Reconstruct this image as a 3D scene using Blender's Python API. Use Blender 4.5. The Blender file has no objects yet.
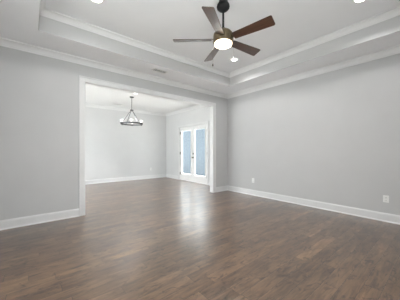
import bpy, bmesh, math
from mathutils import Vector, Matrix

S = bpy.context.scene
COL = S.collection
R = math.radians

# ------------------------------------------------------------------ camera
cam_d = bpy.data.cameras.new('camera')
cam_d.sensor_width = 36.0
cam_d.lens = 206.0 / 400.0 * 36.0
cam_d.shift_y = 1.0 / 400.0
cam_d.clip_start = 0.02
cam = bpy.data.objects.new('camera', cam_d)
COL.objects.link(cam)
cam.location = (0.0, 0.0, 1.2)
cam.rotation_euler = (R(90), 0, R(50.6 - 90))
S.camera = cam

# ------------------------------------------------------------------ sky and exposure
SKY = 3.9
world = bpy.data.worlds.new('sky')
S.world = world
world.use_nodes = True
wn = world.node_tree
wn.nodes['Background'].inputs[0].default_value = (0.97, 0.985, 1.0, 1)
wn.nodes['Background'].inputs[1].default_value = SKY

sun_d = bpy.data.lights.new('sun', 'SUN')
sun_d.energy = 22.0
sun_d.angle = R(0.6)
sun_d.color = (1.0, 0.97, 0.93)
sun = bpy.data.objects.new('sun', sun_d)
COL.objects.link(sun)
sun.location = (9, 6, 12)
sun.rotation_euler = (0, R(18), 0)       # high, shining from beyond the glazed doors

S.view_settings.view_transform = 'Standard'
S.view_settings.look = 'None'
S.view_settings.gamma = 1.0
S.view_settings.use_curve_mapping = False
S.view_settings.exposure = 0.60
S.cycles.max_bounces = 14
S.cycles.diffuse_bounces = 8
S.cycles.use_denoising = True
S.cycles.sample_clamp_indirect = 6.0

DOWNLIGHT_W = 32.0
FAN_W = 16.0
CHANDELIER_W = 3.0


# ------------------------------------------------------------------ dimensions
XL, XR, YN, YB = -0.57, 4.67, -0.43, 4.35       # living room
ZS, ZT = 2.90, 3.21                              # soffit, tray ceiling
TX0, TX1, TY0, TY1 = 0.08, 4.035, 0.21, 3.695    # tray
WT = 0.12                                        # partition thickness
OX0, OX1, OZ = 0.79, 4.05, 2.485                 # cased opening
FXL, FXR, FYN, FYF = 0.0, 4.84, YB + WT, 8.35    # dining room
DY0, DY1, DZ = 5.49, 7.22, 2.15                  # french door opening


# ------------------------------------------------------------------ materials
def mat(name):
    m = bpy.data.materials.new(name)
    m.use_nodes = True
    nt = m.node_tree
    b = nt.nodes['Principled BSDF']
    return m, nt, b


def plain(name, col, rough=0.5, metal=0.0, spec=0.5, bump=0.0, bscale=200.0, var=0.0, vscale=3.0, coat=0.0):
    m, nt, b = mat(name)
    b.inputs['Base Color'].default_value = (*col, 1)
    b.inputs['Roughness'].default_value = rough
    b.inputs['Metallic'].default_value = metal
    b.inputs['Specular IOR Level'].default_value = spec
    b.inputs['Coat Weight'].default_value = coat
    b.inputs['Coat Roughness'].default_value = 0.12
    tc = nt.nodes.new('ShaderNodeTexCoord')
    if bump:
        n = nt.nodes.new('ShaderNodeTexNoise')
        n.inputs['Scale'].default_value = bscale
        n.inputs['Detail'].default_value = 3
        bp = nt.nodes.new('ShaderNodeBump')
        bp.inputs['Strength'].default_value = bump
        bp.inputs['Distance'].default_value = 0.002
        nt.links.new(tc.outputs['Object'], n.inputs['Vector'])
        nt.links.new(n.outputs['Fac'], bp.inputs['Height'])
        nt.links.new(bp.outputs['Normal'], b.inputs['Normal'])
    if var:
        n = nt.nodes.new('ShaderNodeTexNoise')
        n.inputs['Scale'].default_value = vscale
        r = nt.nodes.new('ShaderNodeValToRGB')
        r.color_ramp.elements[0].position = 0.3
        r.color_ramp.elements[1].position = 0.7
        r.color_ramp.elements[0].color = (*[c * (1 - var) for c in col], 1)
        r.color_ramp.elements[1].color = (*[min(1, c * (1 + var)) for c in col], 1)
        nt.links.new(tc.outputs['Object'], n.inputs['Vector'])
        nt.links.new(n.outputs['Fac'], r.inputs['Fac'])
        nt.links.new(r.outputs['Color'], b.inputs['Base Color'])
    return m


def glow(name, col, strength, base=(0.9, 0.9, 0.9)):
    m, nt, b = mat(name)
    b.inputs['Base Color'].default_value = (*base, 1)
    b.inputs['Emission Color'].default_value = (*col, 1)
    b.inputs['Emission Strength'].default_value = strength
    b.inputs['Roughness'].default_value = 0.3
    return m


def math_node(nt, op, a, b=None, c=None):
    n = nt.nodes.new('ShaderNodeMath')
    n.operation = op
    for i, v in enumerate((a, b, c)):
        if v is None:
            continue
        if isinstance(v, (int, float)):
            n.inputs[i].default_value = v
        else:
            nt.links.new(v, n.inputs[i])
    return n.outputs[0]


def glass_mat():
    m = bpy.data.materials.new('window glass')
    m.use_nodes = True
    nt = m.node_tree
    nt.nodes.clear()
    out = nt.nodes.new('ShaderNodeOutputMaterial')
    mix = nt.nodes.new('ShaderNodeMixShader')
    tr = nt.nodes.new('ShaderNodeBsdfTransparent')
    tr.inputs[0].default_value = (0.95, 0.98, 0.98, 1)
    gl = nt.nodes.new('ShaderNodeBsdfGlossy')
    gl.inputs['Roughness'].default_value = 0.02
    lw = nt.nodes.new('ShaderNodeLayerWeight')
    lw.inputs['Blend'].default_value = 0.5
    p5 = math_node(nt, 'POWER', lw.outputs['Facing'], 5.0)
    nt.links.new(math_node(nt, 'MULTIPLY_ADD', p5, 0.9, 0.02), mix.inputs[0])
    nt.links.new(tr.outputs[0], mix.inputs[1])
    nt.links.new(gl.outputs[0], mix.inputs[2])
    nt.links.new(mix.outputs[0], out.inputs[0])
    return m


def floor_mat():
    m, nt, b = mat('hand scraped hardwood planks')
    L = nt.links.new
    tc = nt.nodes.new('ShaderNodeTexCoord')
    sep = nt.nodes.new('ShaderNodeSeparateXYZ')
    L(tc.outputs['Object'], sep.inputs[0])
    x, y = sep.outputs[0], sep.outputs[1]
    W, LEN = 0.124, 0.95
    yr = math_node(nt, 'DIVIDE', y, W)
    row = math_node(nt, 'FLOOR', yr)
    fy = math_node(nt, 'FRACT', yr)
    wr = nt.nodes.new('ShaderNodeTexWhiteNoise')
    wr.noise_dimensions = '1D'
    L(row, wr.inputs['W'])
    xs = math_node(nt, 'ADD', math_node(nt, 'DIVIDE', x, LEN), math_node(nt, 'MULTIPLY', wr.outputs['Value'], 7.0))
    pid = math_node(nt, 'FLOOR', xs)
    fx = math_node(nt, 'FRACT', xs)
    comb = nt.nodes.new('ShaderNodeCombineXYZ')
    L(row, comb.inputs[0])
    L(pid, comb.inputs[1])
    wp = nt.nodes.new('ShaderNodeTexWhiteNoise')
    wp.noise_dimensions = '3D'
    L(comb.outputs[0], wp.inputs['Vector'])
    # plank tone
    ramp = nt.nodes.new('ShaderNodeValToRGB')
    e = ramp.color_ramp.elements
    e[0].position, e[0].color = 0.0, (0.088, 0.048, 0.025, 1)
    e[1].position, e[1].color = 1.0, (0.178, 0.101, 0.053, 1)
    k = e.new(0.45)
    k.color = (0.114, 0.063, 0.033, 1)
    k = e.new(0.85)
    k.color = (0.134, 0.074, 0.039, 1)
    L(wp.outputs['Value'], ramp.inputs['Fac'])
    # grain, shifted per plank
    gv = nt.nodes.new('ShaderNodeCombineXYZ')
    L(math_node(nt, 'MULTIPLY', x, 2.2), gv.inputs[0])
    L(math_node(nt, 'MULTIPLY', y, 22.0), gv.inputs[1])
    L(math_node(nt, 'MULTIPLY', wp.outputs['Value'], 40.0), gv.inputs[2])
    gn = nt.nodes.new('ShaderNodeTexNoise')
    gn.inputs['Scale'].default_value = 1.6
    gn.inputs['Detail'].default_value = 6
    gn.inputs['Roughness'].default_value = 0.65
    gn.inputs['Distortion'].default_value = 0.8
    L(gv.outputs[0], gn.inputs['Vector'])
    # knots and darker clouds
    kv = nt.nodes.new('ShaderNodeCombineXYZ')
    L(math_node(nt, 'MULTIPLY', x, 1.6), kv.inputs[0])
    L(math_node(nt, 'MULTIPLY', y, 5.0), kv.inputs[1])
    L(math_node(nt, 'MULTIPLY', wp.outputs['Value'], 25.0), kv.inputs[2])
    kn = nt.nodes.new('ShaderNodeTexNoise')
    kn.inputs['Scale'].default_value = 2.2
    kn.inputs['Detail'].default_value = 4
    L(kv.outputs[0], kn.inputs['Vector'])
    g1 = nt.nodes.new('ShaderNodeMapRange')
    g1.inputs['From Min'].default_value = 0.3
    g1.inputs['From Max'].default_value = 0.7
    g1.inputs['To Min'].default_value = 0.55
    g1.inputs['To Max'].default_value = 1.45
    L(gn.outputs['Fac'], g1.inputs['Value'])
    g2 = nt.nodes.new('ShaderNodeMapRange')
    g2.inputs['From Min'].default_value = 0.3
    g2.inputs['From Max'].default_value = 0.65
    g2.inputs['To Min'].default_value = 0.65
    g2.inputs['To Max'].default_value = 1.22
    L(kn.outputs['Fac'], g2.inputs['Value'])
    # dark knots and scrape marks
    sv = nt.nodes.new('ShaderNodeCombineXYZ')
    L(math_node(nt, 'MULTIPLY', x, 7.0), sv.inputs[0])
    L(math_node(nt, 'MULTIPLY', y, 14.0), sv.inputs[1])
    L(math_node(nt, 'MULTIPLY', wp.outputs['Value'], 31.0), sv.inputs[2])
    sn = nt.nodes.new('ShaderNodeTexNoise')
    sn.inputs['Scale'].default_value = 1.0
    sn.inputs['Detail'].default_value = 5
    sn.inputs['Roughness'].default_value = 0.7
    sn.inputs['Distortion'].default_value = 1.2
    L(sv.outputs[0], sn.inputs['Vector'])
    g3 = nt.nodes.new('ShaderNodeMapRange')
    g3.inputs['From Min'].default_value = 0.53
    g3.inputs['From Max'].default_value = 0.66
    g3.inputs['To Min'].default_value = 1.0
    g3.inputs['To Max'].default_value = 0.38
    L(sn.outputs['Fac'], g3.inputs['Value'])
    # grooves
    ey = math_node(nt, 'MINIMUM', fy, math_node(nt, 'SUBTRACT', 1.0, fy))
    ex = math_node(nt, 'MINIMUM', fx, math_node(nt, 'SUBTRACT', 1.0, fx))
    gy = math_node(nt, 'LESS_THAN', ey, 0.013)
    gx = math_node(nt, 'LESS_THAN', ex, 0.0022)
    gr = math_node(nt, 'MAXIMUM', gx, gy)
    gk = math_node(nt, 'SUBTRACT', 1.0, math_node(nt, 'MULTIPLY', gr, 0.65))
    tot = math_node(nt, 'MULTIPLY', math_node(nt, 'MULTIPLY', g1.outputs[0], math_node(nt, 'MULTIPLY', g2.outputs[0], g3.outputs[0])), gk)
    mx = nt.nodes.new('ShaderNodeVectorMath')
    mx.operation = 'SCALE'
    L(ramp.outputs['Color'], mx.inputs[0])
    L(tot, mx.inputs['Scale'])
    L(mx.outputs[0], b.inputs['Base Color'])
    rr = nt.nodes.new('ShaderNodeMapRange')
    rr.inputs['To Min'].default_value = 0.28
    rr.inputs['To Max'].default_value = 0.42
    b.inputs['Coat Weight'].default_value = 1.0
    b.inputs['Coat Roughness'].default_value = 0.26
    L(gn.outputs['Fac'], rr.inputs['Value'])
    L(rr.outputs[0], b.inputs['Roughness'])
    b.inputs['Specular IOR Level'].default_value = 0.5
    hb = math_node(nt, 'SUBTRACT', math_node(nt, 'ADD', math_node(nt, 'MULTIPLY', gn.outputs['Fac'], 0.35),
                                            math_node(nt, 'MULTIPLY', kn.outputs['Fac'], 0.5)), gr)
    bp = nt.nodes.new('ShaderNodeBump')
    bp.inputs['Strength'].default_value = 0.25
    bp.inputs['Distance'].default_value = 0.003
    L(hb, bp.inputs['Height'])
    L(bp.outputs['Normal'], b.inputs['Normal'])
    return m


def wood_blade_mat():
    m, nt, b = mat('walnut veneer')
    L = nt.links.new
    tc = nt.nodes.new('ShaderNodeTexCoord')
    mp = nt.nodes.new('ShaderNodeMapping')
    mp.inputs['Scale'].default_value = (3, 45, 45)
    n = nt.nodes.new('ShaderNodeTexNoise')
    n.inputs['Scale'].default_value = 1.5
    n.inputs['Detail'].default_value = 5
    n.inputs['Distortion'].default_value = 0.6
    r = nt.nodes.new('ShaderNodeValToRGB')
    r.color_ramp.elements[0].position = 0.3
    r.color_ramp.elements[1].position = 0.7
    r.color_ramp.elements[0].color = (0.028, 0.011, 0.006, 1)
    r.color_ramp.elements[1].color = (0.085, 0.034, 0.018, 1)
    L(tc.outputs['Object'], mp.inputs['Vector'])
    L(mp.outputs[0], n.inputs['Vector'])
    L(n.outputs['Fac'], r.inputs['Fac'])
    L(r.outputs['Color'], b.inputs['Base Color'])
    b.inputs['Roughness'].default_value = 0.35
    b.inputs['Specular IOR Level'].default_value = 0.6
    b.inputs['Coat Weight'].default_value = 1.0
    b.inputs['Coat IOR'].default_value = 1.6
    b.inputs['Coat Roughness'].default_value = 0.25
    return m


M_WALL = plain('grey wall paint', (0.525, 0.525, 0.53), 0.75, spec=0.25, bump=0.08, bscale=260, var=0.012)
M_WALL_FAR_LIT = plain('pale grey wall paint', (0.63, 0.63, 0.635), 0.75, spec=0.25, bump=0.08, bscale=260, var=0.012)  # same wall grey, lightened so the far room looks more brightly lit
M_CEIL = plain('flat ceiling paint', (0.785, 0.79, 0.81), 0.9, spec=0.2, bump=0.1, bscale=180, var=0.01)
M_CEIL_FAR_DIM = plain('matte ceiling paint', (0.68, 0.68, 0.685), 0.9, spec=0.2, bump=0.1, bscale=180, var=0.01)  # ceiling colour darkened to hold back the far room's brightness
M_TRIM = plain('white semi gloss trim paint', (0.68, 0.68, 0.685), 0.5, spec=0.5, var=0.01)
M_CROWN = plain('white crown paint', (0.73, 0.73, 0.735), 0.55, spec=0.3, var=0.01)
M_DOOR = plain('white door enamel', (0.80, 0.80, 0.80), 0.35, spec=0.5, var=0.01)
M_FLOOR = floor_mat()
M_GLASS = glass_mat()
M_BLACK = plain('matte black metal', (0.008, 0.008, 0.009), 0.5, spec=0.25, var=0.1)
M_BRONZE = plain('antique brass metal', (0.19, 0.145, 0.09), 0.36, metal=0.9, var=0.12, vscale=14)
M_WALNUT = wood_blade_mat()
M_BOWL = glow('lit frosted glass', (1.0, 0.86, 0.64), 2.4)
M_LED = glow('lit downlight lens', (1.0, 0.97, 0.92), 6.0)
M_SHADE = glow('lit opal glass shade', (1.0, 0.96, 0.9), 0.7)
M_PLASTIC = plain('white plastic', (0.78, 0.78, 0.77), 0.35, var=0.01)
M_SLOT = plain('dark slot', (0.03, 0.03, 0.03), 0.6, var=0.05)
M_GUN = plain('brushed gunmetal', (0.10, 0.10, 0.105), 0.42, metal=0.7, var=0.1, vscale=20)
M_HINGE = plain('oil rubbed bronze hinge', (0.10, 0.09, 0.08), 0.4, metal=0.8, var=0.1)
M_SIDING = plain('blue siding paint', (0.060, 0.079, 0.099), 0.6, var=0.03)
M_CONC = plain('patio concrete', (0.70, 0.69, 0.67), 0.85, bump=0.3, bscale=40, var=0.06)  # paleness raised to bounce sunlight up to the ceilings


# ------------------------------------------------------------------ mesh helpers
def box(bm, x0, x1, y0, y1, z0, z1, bev=0.0):
    v = [bm.verts.new(p) for p in ((x0, y0, z0), (x1, y0, z0), (x1, y1, z0), (x0, y1, z0),
                                   (x0, y0, z1), (x1, y0, z1), (x1, y1, z1), (x0, y1, z1))]
    fs = [bm.faces.new([v[i] for i in q]) for q in
          ((3, 2, 1, 0), (4, 5, 6, 7), (0, 1, 5, 4), (1, 2, 6, 5), (2, 3, 7, 6), (3, 0, 4, 7))]
    if bev:
        ed = list({e for f in fs for e in f.edges})
        bmesh.ops.bevel(bm, geom=ed, offset=bev, segments=2, affect='EDGES', profile=0.6)


def lathe(bm, prof, cx=0, cy=0, n=40, axis='Z'):
    """prof: [(radius, z)] from bottom to top, closed at radius 0 ends if given"""
    rings = []
    for r, z in prof:
        if r < 1e-6:
            rings.append([bm.verts.new((cx, cy, z))])
        else:
            rings.append([bm.verts.new((cx + r * math.cos(2 * math.pi * i / n), cy + r * math.sin(2 * math.pi * i / n), z))
                          for i in range(n)])
    for a, b in zip(rings, rings[1:]):
        for i in range(n):
            j = (i + 1) % n
            if len(a) == 1 and len(b) == 1:
                continue
            if len(a) == 1:
                bm.faces.new((a[0], b[j], b[i]))
            elif len(b) == 1:
                bm.faces.new((a[i], a[j], b[0]))
            else:
                bm.faces.new((a[i], a[j], b[j], b[i]))


def tube(bm, pts, r, n=10, closed=False):
    P = [Vector(p) for p in pts]
    rings = []
    for i, p in enumerate(P):
        if closed:
            t = (P[(i + 1) % len(P)] - P[i - 1]).normalized()
        else:
            t = (P[min(i + 1, len(P) - 1)] - P[max(i - 1, 0)]).normalized()
        up = Vector((0, 0, 1)) if abs(t.z) < 0.95 else Vector((1, 0, 0))
        u = t.cross(up).normalized()
        w = u.cross(t).normalized()
        rr = r[i] if isinstance(r, (list, tuple)) else r
        rings.append([bm.verts.new(p + u * (rr * math.cos(2 * math.pi * k / n)) + w * (rr * math.sin(2 * math.pi * k / n)))
                      for k in range(n)])
    m = len(rings)
    for i in range(m if closed else m - 1):
        a, b = rings[i], rings[(i + 1) % m]
        for k in range(n):
            bm.faces.new((a[k], a[(k + 1) % n], b[(k + 1) % n], b[k]))
    if not closed:
        bm.faces.new(rings[0][::-1])
        bm.faces.new(rings[-1])


def sweep(bm, path, prof, closed=False):
    """sweep a profile [(offset to the left of the path, z)] along a 2-D path with mitred corners"""
    P = [Vector((p[0], p[1])) for p in path]
    n = len(P)
    cols = []
    for i in range(n):
        d0 = (P[i] - P[i - 1]).normalized() if (closed or i > 0) else None
        d1 = (P[(i + 1) % n] - P[i]).normalized() if (closed or i < n - 1) else None
        d0 = d0 or d1
        d1 = d1 or d0
        n0, n1 = Vector((-d0.y, d0.x)), Vector((-d1.y, d1.x))
        m = (n0 + n1) / (1 + n0.dot(n1))
        cols.append([bm.verts.new((P[i].x + m.x * o, P[i].y + m.y * o, z)) for o, z in prof])
    k = len(prof)
    for i in range(n if closed else n - 1):
        a, b = cols[i], cols[(i + 1) % n]
        for j in range(k):
            bm.faces.new((a[j], b[j], b[(j + 1) % k], a[(j + 1) % k]))
    if not closed:
        bm.faces.new(cols[0][::-1])
        bm.faces.new(cols[-1])


def obj(name, bm, m, parent=None, smooth=False, loc=None):
    bmesh.ops.recalc_face_normals(bm, faces=bm.faces)
    me = bpy.data.meshes.new(name)
    bm.to_mesh(me)
    bm.free()
    me.materials.append(m)
    if smooth:
        for p in me.polygons:
            p.use_smooth = True
        me.set_sharp_from_angle(angle=R(35))
    o = bpy.data.objects.new(name, me)
    COL.objects.link(o)
    if parent is not None:
        o.parent = parent
    if loc is not None:
        o.location = loc
    return o


def struct(name, bm, m, label, cat, smooth=False):
    o = obj(name, bm, m, None, smooth)
    o['kind'] = 'structure'
    o['label'] = label
    o['category'] = cat
    return o


def thing(name, label, cat, loc=(0, 0, 0), rotz=0.0, group=None):
    o = bpy.data.objects.new(name, None)
    COL.objects.link(o)
    o.empty_display_size = 0.1
    o.location = loc
    o.rotation_euler = (0, 0, rotz)
    o['label'] = label
    o['category'] = cat
    if group:
        o['group'] = group
    return o


def copy_tree(o, parent=None):
    c = o.copy()
    COL.objects.link(c)
    if parent is not None:
        c.parent = parent
    for ch in list(o.children):
        copy_tree(ch, c)
    return c


B = bmesh.new


def wall_x(bm, x0, x1, y0, y1, z1, holes):
    """wall slab running along x (thin in y) with rectangular holes (a, b, za, zb)"""
    c = x0
    for a, b, za, zb in sorted(holes):
        box(bm, c, a, y0, y1, 0, z1)
        if za > 0:
            box(bm, a, b, y0, y1, 0, za)
        box(bm, a, b, y0, y1, zb, z1)
        c = b
    box(bm, c, x1, y0, y1, 0, z1)


def wall_y(bm, x0, x1, y0, y1, z1, holes):
    c = y0
    for a, b, za, zb in sorted(holes):
        box(bm, x0, x1, c, a, 0, z1)
        if za > 0:
            box(bm, x0, x1, a, b, 0, za)
        box(bm, x0, x1, a, b, zb, z1)
        c = b
    box(bm, x0, x1, c, y1, 0, z1)


# ------------------------------------------------------------------ the shell
bm = B(); box(bm, XL - 0.2, FXR + 0.15, YN - 0.2, FYF + 0.15, -0.1, 0)
struct('floor', bm, M_FLOOR, 'brown hand-scraped hardwood plank floor running through both rooms', 'floor')

HZ = 3.3
bm = B(); wall_x(bm, XL - 0.15, FXR + 0.15, YB, YB + WT, HZ, [(OX0 - 0.02, OX1 + 0.02, 0, OZ + 0.02)])
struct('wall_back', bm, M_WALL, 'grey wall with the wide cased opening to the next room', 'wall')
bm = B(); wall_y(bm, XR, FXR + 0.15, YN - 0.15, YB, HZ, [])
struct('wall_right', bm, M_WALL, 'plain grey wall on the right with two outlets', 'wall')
ADDED_WIN_L = [(1.3, 2.4, 0.45, 2.4)]  # unseen window placed to brighten the left side of the ceiling
bm = B(); wall_y(bm, XL - 0.15, XL, YN - 0.15, YB, HZ, ADDED_WIN_L)
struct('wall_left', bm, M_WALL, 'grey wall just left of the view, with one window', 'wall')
ADDED_WIN_N = [(-0.35, 0.95, 0.35, 2.45), (1.55, 2.25, 0.6, 2.3)]  # unseen windows placed and sized to light the front room
bm = B(); wall_x(bm, XL, XR, YN - 0.15, YN, HZ, ADDED_WIN_N)
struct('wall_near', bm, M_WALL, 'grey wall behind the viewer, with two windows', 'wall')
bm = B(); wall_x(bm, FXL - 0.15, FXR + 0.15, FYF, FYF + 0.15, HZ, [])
struct('wall_far', bm, M_WALL_FAR_LIT, 'light grey end wall of the far room behind the chandelier', 'wall')
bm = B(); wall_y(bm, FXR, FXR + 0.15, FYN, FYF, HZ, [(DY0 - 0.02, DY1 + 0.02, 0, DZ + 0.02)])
struct('wall_far_right', bm, M_WALL_FAR_LIT, 'light grey wall of the far room holding the glazed doors', 'wall')
ADDED_WIN_F = [(4.65, 6.3, 0.20, 2.6), (6.5, 8.15, 0.20, 2.6)]  # unseen windows added large to brighten the far room
bm = B(); wall_y(bm, FXL - 0.15, FXL, FYN, FYF, HZ, ADDED_WIN_F)
struct('wall_far_left', bm, M_WALL_FAR_LIT, 'grey wall of the far room hidden left of the opening, with two windows', 'wall')

bm = B()
box(bm, XL, TX0, YN, YB, ZS, HZ)
box(bm, TX1, XR, YN, YB, ZS, HZ)
box(bm, TX0, TX1, YN, TY0, ZS, HZ)
box(bm, TX0, TX1, TY1, YB, ZS, HZ)
box(bm, TX0, TX1, TY0, TY1, ZT, HZ)
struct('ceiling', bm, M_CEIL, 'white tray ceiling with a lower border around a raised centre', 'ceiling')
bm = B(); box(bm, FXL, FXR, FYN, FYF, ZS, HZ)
struct('ceiling_far', bm, M_CEIL_FAR_DIM, 'flat white ceiling of the far room', 'ceiling')
bm = B(); box(bm, XL - 0.3, FXR + 0.95, YN - 0.3, FYF + 0.3, HZ, HZ + 0.1)  # overhang past the doors widened to keep direct sun out
struct('roof', bm, M_CONC, 'roof deck above both rooms, not seen from inside', 'roof')


# ------------------------------------------------------------------ mouldings
def crown_profile(zc, drop, proj):
    """zc = ceiling height; points go from the wall foot up and out to the ceiling"""
    pts = [(0.0, zc), (0.0, zc - drop), (0.020, zc - drop), (0.022, zc - drop + 0.016), (0.010, zc - drop + 0.018)]
    for i in range(7):
        t = i / 6
        a = t * math.pi / 2
        # cove then ogee
        o = 0.018 + (proj - 0.032) * (0.55 * (1 - math.cos(a)) + 0.45 * t)
        z = zc - drop + 0.022 + (drop - 0.040) * (0.55 * math.sin(a) + 0.45 * t)
        pts.append((o, z))
    pts += [(proj - 0.014, zc - 0.018), (proj + 0.004, zc - 0.016), (proj + 0.004, zc)]
    return pts


def rect(x0, x1, y0, y1):
    return [(x0, y0), (x1, y0), (x1, y1), (x0, y1)]


bm = B(); sweep(bm, rect(XL, XR, YN, YB), crown_profile(ZS, 0.10, 0.085), True)
struct('trim_1', bm, M_CROWN, 'crown moulding where the grey walls meet the lower ceiling border', 'moulding')
bm = B(); sweep(bm, rect(TX0, TX1, TY0, TY1), crown_profile(ZT, 0.09, 0.075), True)
struct('trim_2', bm, M_CROWN, 'crown moulding around the raised tray ceiling', 'moulding')
bm = B(); sweep(bm, rect(FXL, FXR, FYN, FYF), crown_profile(ZS, 0.10, 0.085), True)
struct('trim_3', bm, M_CROWN, 'crown moulding of the far room', 'moulding')


def base_profile(h=0.145):
    return [(0, 0), (0.030, 0), (0.028, 0.010), (0.020, 0.018), (0.016, 0.019), (0.016, h - 0.028), (0.013, h - 0.020),
            (0.013, h - 0.014), (0.006, h - 0.004), (0.006, h), (0, h)]


CW = 0.105   # casing width
bm = B(); sweep(bm, [(OX0 - CW, YB), (XL, YB), (XL, YN), (XR, YN), (XR, YB), (OX1 + CW, YB)], base_profile())
struct('baseboard_main', bm, M_TRIM, 'tall white baseboard running round the front room', 'baseboard')
bm = B(); sweep(bm, [(FXR, DY1 + CW), (FXR, FYF), (FXL, FYF), (FXL, FYN), (OX0 - CW, FYN)], base_profile())
struct('baseboard_far', bm, M_TRIM, 'tall white baseboard along the end wall of the far room', 'baseboard')
bm = B(); sweep(bm, [(OX1 + CW, FYN), (FXR, FYN), (FXR, DY0 - CW)], base_profile())
struct('baseboard_far_corner', bm, M_TRIM, 'short white baseboard between the opening and the glazed doors', 'baseboard')

bm = B(); sweep(bm, rect(TX0, TX1, TY0, TY1), [(0, ZS + 0.001), (0.006, ZS + 0.001), (0.006, ZT - 0.08), (0, ZT - 0.08)], True)  # thin band in the wall colour over the tray's upright sides
struct('trim_8', bm, M_WALL, 'grey painted upright band around the inside of the raised tray ceiling', 'moulding')

# cased opening: jamb lining and casings on both faces
bm = B()
box(bm, OX0 - 0.02, OX0, YB, YB + WT, 0, OZ)
box(bm, OX1, OX1 + 0.02, YB, YB + WT, 0, OZ)
box(bm, OX0 - 0.02, OX1 + 0.02, YB, YB + WT, OZ, OZ + 0.02)
struct('trim_4', bm, M_TRIM, 'white jamb lining inside the wide cased opening', 'door casing')


def casing_x(bm, x0, x1, z, y, s, w):
    """flat casing with a raised back band around an opening in a wall along x; s = outward direction in y"""
    def yy(a, b):
        return (min(y + s * a, y + s * b), max(y + s * a, y + s * b))
    for (a, b, t) in ((0.006, w - 0.022, 0.016), (w - 0.022, w, 0.026)):
        lo, hi = yy(0, t)
        box(bm, x0 - b, x0 - a, lo, hi, 0, z + b, 0.002)
        box(bm, x1 + a, x1 + b, lo, hi, 0, z + b, 0.002)
        box(bm, x0 - a, x1 + a, lo, hi, z + a, z + b, 0.002)


def casing_y(bm, y0, y1, z, x, s, w):
    def xx(a, b):
        return (min(x + s * a, x + s * b), max(x + s * a, x + s * b))
    for (a, b, t) in ((0.006, w - 0.022, 0.016), (w - 0.022, w, 0.026)):
        lo, hi = xx(0, t)
        box(bm, lo, hi, y0 - b, y0 - a, 0, z + b, 0.002)
        box(bm, lo, hi, y1 + a, y1 + b, 0, z + b, 0.002)
        box(bm, lo, hi, y0 - a, y1 + a, z + a, z + b, 0.002)


bm = B(); casing_x(bm, OX0, OX1, OZ, YB, -1, CW)
struct('trim_5', bm, M_TRIM, 'white casing framing the wide opening on the near side', 'door casing')
bm = B(); casing_x(bm, OX0, OX1, OZ, FYN, 1, CW)
struct('trim_6', bm, M_TRIM, 'white casing of the wide opening on its far side', 'door casing')
bm = B(); casing_y(bm, DY0, DY1, DZ, FXR, -1, CW)
struct('trim_7', bm, M_TRIM, 'white casing around the pair of glazed doors', 'door casing')


# ------------------------------------------------------------------ unseen windows, added behind the viewer and in hidden walls for daylight
def window(n, axis, a, b, za, zb, c0, c1, inn, label):
    """axis 'x': wall along x between y=c0..c1; inn = room side coordinate"""
    def bx(bm, u0, u1, w0, w1, z0, z1):
        if axis == 'x':
            box(bm, u0, u1, w0, w1, z0, z1)
        else:
            box(bm, w0, w1, u0, u1, z0, z1)
    mid = (c0 + c1) / 2
    bm = B()
    for (u0, u1, z0, z1) in ((a, a + .05, za, zb), (b - .05, b, za, zb), (a + .05, b - .05, za, za + .05),
                             (a + .05, b - .05, zb - .05, zb), (a + .05, b - .05, (za + zb) / 2 - .02, (za + zb) / 2 + .02)):
        bx(bm, u0, u1, mid - .03, mid + .03, z0, z1)
    o = struct('window_%d' % n, bm, M_TRIM, label, 'window')
    bm = B(); bx(bm, a + .05, b - .05, mid - .003, mid + .003, za + .05, zb - .05)
    obj('window_pane', bm, M_GLASS, o)
    s = 1 if abs(inn - c1) < 1e-6 else -1
    bm = B()
    lo, hi = sorted((inn, inn + s * 0.018))
    for (u0, u1, z0, z1) in ((a - .09, a, za - .09, zb + .09), (b, b + .09, za - .09, zb + .09), (a, b, za - .09, za),
                             (a, b, zb, zb + .09)):
        bx(bm, u0, u1, lo, hi, z0, z1)
    obj('window_casing', bm, M_TRIM, o)


n = 1
for (a, b, za, zb), w in zip(ADDED_WIN_L, ('nearer',)):
    window(n, 'y', a, b, za, zb, XL - .15, XL, XL, 'white framed window in the left wall'); n += 1
for (a, b, za, zb), w in zip(ADDED_WIN_N, ('left wall', 'right wall')):
    window(n, 'x', a, b, za, zb, YN - .15, YN, YN, 'white framed window behind the viewer, the one toward the %s' % w); n += 1
for (a, b, za, zb), w in zip(ADDED_WIN_F, ('wide opening', 'end wall')):
    window(n, 'y', a, b, za, zb, FXL - .15, FXL, FXL, 'white framed window in the far room, the one toward the %s' % w); n += 1

# ------------------------------------------------------------------ french doors
bm = B()
jt = 0.02
box(bm, FXR, FXR + 0.15, DY0 - jt, DY0, 0, DZ)
box(bm, FXR, FXR + 0.15, DY1, DY1 + jt, 0, DZ)
box(bm, FXR, FXR + 0.15, DY0 - jt, DY1 + jt, DZ, DZ + jt)
box(bm, FXR + 0.0, FXR + 0.15, DY0, DY1, 0, 0.018)
door = struct('door_1', bm, M_DOOR, 'pair of white glazed french doors in the far room', 'door')
DMID = (DY0 + DY1) / 2
LX0, LX1 = FXR + 0.012, FXR + 0.057


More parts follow.
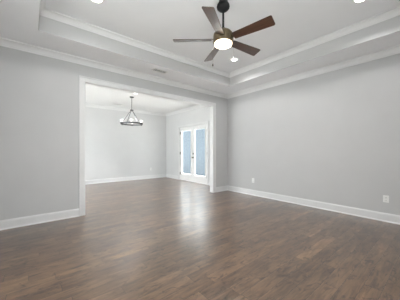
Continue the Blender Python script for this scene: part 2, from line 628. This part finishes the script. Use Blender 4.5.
def leaf(y0, y1, hinge_y, active):
    st, zt, zb = 0.092, DZ - 0.105, 0.255
    bm = B()
    z0 = 0.022
    box(bm, LX0, LX1, y0, y0 + st, z0, DZ - .003, 0.002)
    box(bm, LX0, LX1, y1 - st, y1, z0, DZ - .003, 0.002)
    box(bm, LX0, LX1, y0 + st, y1 - st, z0, zb, 0.002)
    box(bm, LX0, LX1, y0 + st, y1 - st, zt, DZ - .003, 0.002)
    o = obj('door_leaf', bm, M_DOOR, door)
    bm = B()   # raised frame holding the glass
    f = 0.024
    for (u0, u1, w0, w1) in ((y0 + st, y0 + st + f, zb, zt), (y1 - st - f, y1 - st, zb, zt),
                             (y0 + st + f, y1 - st - f, zb, zb + f), (y0 + st + f, y1 - st - f, zt - f, zt)):
        box(bm, LX0 - 0.010, LX1 + 0.010, u0, u1, w0, w1, 0.003)
    obj('lite_frame', bm, M_PLASTIC, o)
    bm = B(); box(bm, (LX0 + LX1) / 2 - .004, (LX0 + LX1) / 2 + .004, y0 + st + f, y1 - st - f, zb + f, zt - f)
    obj('glass', bm, M_GLASS, o)
    s = 1 if hinge_y > (y0 + y1) / 2 else -1
    for z in (0.27, 1.11, 1.95):
        bm = B()
        lathe(bm, [(0, z - .055), (0.009, z - .055), (0.009, z + .055), (0, z + .055)], LX0 - 0.006, hinge_y, 12)
        box(bm, LX0 - 0.004, LX0, min(hinge_y, hinge_y - s * 0.03), max(hinge_y, hinge_y - s * 0.03), z - .05, z + .05)
        h = obj('hinge', bm, M_HINGE, o, True)
    return o


la = leaf(DY0 + .004, DMID - .002, DY0 + .004, True)
lb = leaf(DMID + .002, DY1 - .004, DY1 - .004, False)
hy = DMID - 0.048
bm = B()
M = Matrix.Translation((LX0, hy, 0.95)) @ Matrix.Rotation(R(-90), 4, 'Y')
lathe(bm, [(0, 0), (0.032, 0), (0.032, 0.006), (0.012, 0.010), (0.012, 0.035), (0.024, 0.040), (0.029, 0.052), (0.024, 0.064), (0, 0.068)], 0, 0, 24)
bmesh.ops.transform(bm, matrix=M, verts=bm.verts)
obj('knob', bm, M_HINGE, la, True)
bm = B()
M = Matrix.Translation((LX0, hy, 1.095)) @ Matrix.Rotation(R(-90), 4, 'Y')
lathe(bm, [(0, 0), (0.030, 0), (0.030, 0.012), (0.014, 0.016), (0.012, 0.03), (0, 0.032)], 0, 0, 24)
bmesh.ops.transform(bm, matrix=M, verts=bm.verts)
obj('deadbolt', bm, M_HINGE, la, True)

# ------------------------------------------------------------------ outside the doors
bm = B(); box(bm, -8, 14, -8, 18, -0.6, -0.45); box(bm, FXR + 0.16, 14, -2, 16, -0.45, -0.40)
struct('patio', bm, M_CONC, 'pale concrete paving around the house and outside the glazed doors', 'patio')
hx = 8.6
bm = B()
for i in range(15):      # lapped boards, each leaning out at its foot
    z0 = -0.26 + i * 0.2
    z1 = z0 + 0.21
    v = [bm.verts.new(p) for p in ((hx - .055, 3.0, z0), (hx - .055, 16.0, z0), (hx - .004, 16.0, z1), (hx - .004, 3.0, z1),
                                   (hx + .0, 3.0, z0), (hx + .0, 16.0, z0), (hx + .01, 16.0, z1), (hx + .01, 3.0, z1))]
    for q in ((0, 1, 2, 3), (7, 6, 5, 4), (0, 4, 5, 1), (3, 2, 6, 7), (0, 3, 7, 4), (1, 5, 6, 2)):
        bm.faces.new([v[k] for k in q])
t = thing('neighboring_house', 'pale blue lap-sided house wall seen through the glazed doors', 'house', (hx, 9.5, -0.40))
o = obj('siding', bm, M_SIDING, t); o.location = (-hx, -9.5, 0.40)
bm = B(); box(bm, hx + 0.012, hx + 0.3, 3.0, 16.0, -0.40, 2.76)
o = obj('wall_core', bm, M_SIDING, t); o.location = (-hx, -9.5, 0.40)
bm = B(); box(bm, hx - 0.06, hx + 0.012, 3.0, 16.0, -0.40, -0.261)
o = obj('foundation_board', bm, M_SIDING, t); o.location = (-hx, -9.5, 0.40)

# ------------------------------------------------------------------ ceiling fan
FX, FY, ZBL = 1.992, 1.935, 2.69
fan = thing('ceiling_fan', 'five-blade walnut ceiling fan with lit drum light under the tray ceiling', 'ceiling fan', (FX, FY, ZT))


def rel(z):
    return z - ZT


bm = B()
lathe(bm, [(0, rel(3.070)), (0.022, rel(3.070)), (0.036, rel(3.076)), (0.066, rel(3.092)), (0.083, rel(3.112)), (0.087, rel(3.13)), (0.083, rel(3.15)),
           (0.072, rel(3.17)), (0.060, rel(3.185)), (0.056, rel(3.21)), (0, rel(3.21))], n=40)
obj('canopy', bm, M_BLACK, fan, True)
bm = B()
lathe(bm, [(0, rel(2.80)), (0.026, rel(2.80)), (0.026, rel(2.845)), (0.0135, rel(2.855)), (0.0135, rel(3.12)), (0, rel(3.12))], n=20)
obj('downrod', bm, M_BLACK, fan, True)
bm = B()
lathe(bm, [(0, rel(2.642)), (0.126, rel(2.642)), (0.133, rel(2.650)), (0.133, rel(2.735)), (0.128, rel(2.76)), (0.105, rel(2.79)), (0.060, rel(2.805)), (0.026, rel(2.812)), (0, rel(2.812))], n=48)
obj('motor_housing', bm, M_BRONZE, fan, True)
bm = B()
lathe(bm, [(0, rel(2.602)), (0.06, rel(2.603)), (0.095, rel(2.608)), (0.112, rel(2.616)), (0.117, rel(2.627)), (0.117, rel(2.641)), (0, rel(2.641))], n=48)
bowl = obj('light_bowl', bm, M_BOWL, fan, True)
PITCH = R(-16.5)


def blade_bm():
    bm = B()
    # outline in the blade's own frame, x along the blade
    x0, x1 = 0.155, 0.672
    w0, w1 = 0.052, 0.072
    out = [(x0, -w0), (x1 - .02, -w1)]
    for i in range(1, 6):
        a = -math.pi / 2 + i / 6 * math.pi / 2
        out.append((x1 - .02 + .02 * math.cos(a), -w1 + .02 + .02 * math.sin(a)))
    for i in range(0, 6):
        a = i / 6 * math.pi / 2
        out.append((x1 - .02 + .02 * math.cos(a), w1 - .02 + .02 * math.sin(a)))
    out += [(x1 - .02, w1), (x0, w0)]
    t = 0.0035
    lo = [bm.verts.new((x, y, -t)) for x, y in out]
    hi = [bm.verts.new((x, y, t)) for x, y in out]
    bm.faces.new(lo[::-1]); bm.faces.new(hi)
    k = len(out)
    for i in range(k):
        bm.faces.new((lo[i], lo[(i + 1) % k], hi[(i + 1) % k], hi[i]))
    return bm


def iron_bm():
    bm = B()
    box(bm, 0.10, 0.16, -0.022, 0.022, 0.004, 0.010, 0.002)
    box(bm, 0.155, 0.235, -0.036, 0.036, 0.0036, 0.0085, 0.002)
    return bm


me_blade = me_iron = None
for k in range(5):
    if k == 0:
        b_ = obj('blade', blade_bm(), M_WALNUT, fan)
        i_ = obj('blade_iron', iron_bm(), M_BRONZE, b_)
        first, first_i = b_, i_
    else:
        b_ = first.copy(); COL.objects.link(b_); b_.parent = fan
        i_ = first_i.copy(); COL.objects.link(i_); i_.parent = b_
    b_.matrix_local = Matrix.Translation((0, 0, rel(ZBL))) @ Matrix.Rotation(R(66.2 + 72 * k), 4, 'Z') @ Matrix.Rotation(PITCH, 4, 'X')
for (dx, dy, zl) in ((-0.10, 0.07, 2.345), (0.095, -0.085, 2.43)):
    bm = B()
    r = math.hypot(dx, dy)
    ux, uy = dx / r, dy / r
    tube(bm, [(ux * 0.131, uy * 0.131, rel(2.69)), (ux * 0.139, uy * 0.139, rel(2.685)), (ux * 0.139, uy * 0.139, rel(zl + .02))], 0.0012, 8)
    c = obj('pull_chain', bm, M_BLACK, fan, True)
    bm = B()
    lathe(bm, [(0, rel(zl - .016)), (0.007, rel(zl - .014)), (0.010, rel(zl - .004)), (0.007, rel(zl + .012)), (0.003, rel(zl + .022)), (0, rel(zl + .023))], ux * 0.139, uy * 0.139, 14)
    obj('fob', bm, M_BLACK, c, True)
l = bpy.data.lights.new('fan_lamp', 'AREA')
l.shape = 'DISK'; l.size = 0.22; l.energy = FAN_W; l.color = (1.0, 0.90, 0.76)
lo = bpy.data.objects.new('fan_lamp', l); COL.objects.link(lo)
lo.parent = fan; lo.location = (0, 0, rel(2.594))


# ------------------------------------------------------------------ recessed downlights
def downlight(x, y, z, label, group, w=DOWNLIGHT_W, cone=152):
    t = thing('recessed_downlight', label, 'downlight', (x, y, z), 0, group)
    bm = B()
    lathe(bm, [(0.064, -0.001), (0.064, -0.008), (0.076, -0.010), (0.092, -0.006), (0.095, 0.0), (0.095, 0.0005), (0.064, 0.0005), (0.064, -0.001)], n=36)
    obj('trim_ring', bm, M_PLASTIC, t, True)
    bm = B()
    lathe(bm, [(0, -0.006), (0.05, -0.0055), (0.0635, -0.004), (0.0635, 0.0), (0, 0.0)], n=36)
    obj('lens', bm, M_LED, t, True)
    l = bpy.data.lights.new('downlight_lamp', 'SPOT')
    l.spot_size = R(cone); l.spot_blend = 0.35; l.shadow_soft_size = 0.05; l.energy = w; l.color = (1.0, 0.98, 0.96)
    o = bpy.data.objects.new('downlight_lamp', l); COL.objects.link(o)
    o.parent = t; o.location = (0, 0, -0.012)
    return t


G = 'downlights in the tray ceiling'
downlight(0.67, 2.97, ZT, 'lit round downlight in the tray ceiling, near the top left', G)
downlight(3.36, 0.75, ZT, 'lit round downlight in the tray ceiling, near the top right', G)
downlight(3.45, 3.02, ZT, 'lit round downlight just right of the fan light, toward the room corner', G)
downlight(0.67, 0.75, ZT, 'lit round downlight in the tray ceiling, above the viewer', G)
G = 'downlights in the far room ceiling'
FAR_W = 100.0
downlight(1.93, 5.80, ZS, 'lit far room downlight at the header edge, left of the chandelier canopy', G, FAR_W, 112)
downlight(2.40, 5.875, ZS, 'lit far room downlight at the header edge, just right of the chandelier canopy', G, FAR_W, 112)

# ------------------------------------------------------------------ chandelier
CX, CY = 2.455, 6.37
ch = thing('chandelier', 'dark metal ring chandelier hanging from the far room ceiling', 'chandelier', (CX, CY, ZS))
bm = B(); lathe(bm, [(0, -0.035), (0.02, -0.035), (0.055, -0.025), (0.068, -0.008), (0.068, 0), (0, 0)], n=30)
obj('canopy', bm, M_GUN, ch, True)
bm = B(); tube(bm, [(0, 0, -0.03), (0, 0, -0.40)], 0.008, 12)
obj('stem', bm, M_GUN, ch, True)
bm = B(); lathe(bm, [(0, -0.455), (0.024, -0.452), (0.052, -0.44), (0.052, -0.405), (0.020, -0.395), (0, -0.394)], n=24)
obj('hub', bm, M_GUN, ch, True)
RR, ZR = 0.325, -0.845
bm = B()
nn = 72
ring = []
for i in range(nn):
    a = 2 * math.pi * i / nn
    ring.append([bm.verts.new((r * math.cos(a), r * math.sin(a), z)) for r, z in
                 ((RR - .009, ZR - .02), (RR + .009, ZR - .02), (RR + .009, ZR + .02), (RR - .009, ZR + .02))])
for i in range(nn):
    p, q = ring[i], ring[(i + 1) % nn]
    for j in range(4):
        bm.faces.new((p[j], q[j], q[(j + 1) % 4], p[(j + 1) % 4]))
obj('ring', bm, M_GUN, ch, True)
for k in range(4):
    a = R(12 + 90 * k)
    bm = B(); tube(bm, [(0.032 * math.cos(a), 0.032 * math.sin(a), -0.43), (RR * math.cos(a), RR * math.sin(a), ZR + .012)], 0.0085, 10)
    obj('hanging_rod', bm, M_GUN, ch, True)
for k in range(6):
    a = R(8 + 60 * k)
    x, y = (RR + .012) * math.cos(a), (RR + .012) * math.sin(a)
    bm = B()
    lathe(bm, [(0, ZR - .035), (0.014, ZR - .033), (0.026, ZR - .02), (0.034, ZR + .022), (0.034, ZR + .03), (0, ZR + .03)], x, y, 20)
    cup = obj('lamp_cup', bm, M_GUN, ch, True)
    bm = B()
    lathe(bm, [(0, ZR + .031), (0.030, ZR + .031), (0.036, ZR + .06), (0.038, ZR + .098), (0.035, ZR + .098), (0.033, ZR + .06), (0.027, ZR + .036), (0, ZR + .036)], x, y, 20)
    obj('glass_shade', bm, M_SHADE, cup, True)
l = bpy.data.lights.new('chandelier_lamp', 'POINT')
l.energy = CHANDELIER_W; l.shadow_soft_size = 0.3; l.color = (1, .94, .86)
lo = bpy.data.objects.new('chandelier_lamp', l); COL.objects.link(lo)
lo.parent = ch; lo.location = (0, 0, ZR + .30)


# ------------------------------------------------------------------ wall outlets and ceiling vents
def outlet(loc, rotz, label, group):
    """built facing -y, back on the wall plane"""
    t = thing('wall_outlet', label, 'outlet', loc, rotz, group)
    bm = B(); box(bm, -0.038, 0.038, -0.006, 0.0, -0.060, 0.060, 0.002)
    obj('cover_plate', bm, M_PLASTIC, t)
    for z in (-0.022, 0.022):
        bm = B(); box(bm, -0.017, 0.017, -0.009, -0.005, z - 0.015, z + 0.015, 0.001)
        r_ = obj('receptacle', bm, M_PLASTIC, t)
        bm = B()
        box(bm, -0.009, -0.006, -0.0096, -0.0085, z - 0.004, z + 0.006)
        box(bm, 0.006, 0.009, -0.0096, -0.0085, z - 0.004, z + 0.006)
        box(bm, -0.003, 0.003, -0.0096, -0.0085, z - 0.011, z - 0.006)
        obj('slots', bm, M_SLOT, r_)
    return t


G = 'white wall outlets'
outlet((XR, 0.70, 0.385), R(-90), 'white wall outlet low on the right wall, close to the viewer', G)
outlet((XR, 3.41, 0.40), R(-90), 'white wall outlet low on the right wall, near the far corner', G)
outlet((4.07, FYF, 0.41), 0, 'white wall outlet low on the far room end wall', G)


def vent(loc, rotz, w, d, label, group, shut=0):
    t = thing('ceiling_vent', label, 'vent', loc, rotz, group)
    bm = B()
    f = 0.022
    for (a, b, c, e) in ((-w / 2, w / 2, -d / 2, -d / 2 + f), (-w / 2, w / 2, d / 2 - f, d / 2),
                         (-w / 2, -w / 2 + f, -d / 2 + f, d / 2 - f), (w / 2 - f, w / 2, -d / 2 + f, d / 2 - f)):
        box(bm, a, b, c, e, -0.010, 0.0, 0.002)
    obj('frame', bm, M_PLASTIC, t)
    bm = B(); box(bm, -w / 2 + f, w / 2 - f, -d / 2 + f, d / 2 - f, -0.0015, 0.0)
    obj('duct_backing', bm, M_SLOT, t)
    ns = 5
    for i in range(ns):
        y = -d / 2 + f + (i + .5) * (d - 2 * f) / ns
        bm = B()
        box(bm, -w / 2 + f, w / 2 - f, -0.0085, 0.0085, -0.0007, 0.0007)
        bmesh.ops.rotate(bm, cent=(0, 0, 0), matrix=Matrix.Rotation(R(38), 3, 'X'), verts=bm.verts)
        bmesh.ops.translate(bm, vec=(0, y, -0.0075), verts=bm.verts)
        obj('louver', bm, M_PLASTIC, t)
    return t


G = 'ceiling vents'
vent((2.11, 3.91, ZS), 0, 0.33, 0.15, 'slotted white vent in the lower ceiling border above the opening', G)
vent((2.46, 7.70, ZS), 0, 0.33, 0.15, 'slotted vent in the far room ceiling left of the chandelier', G)
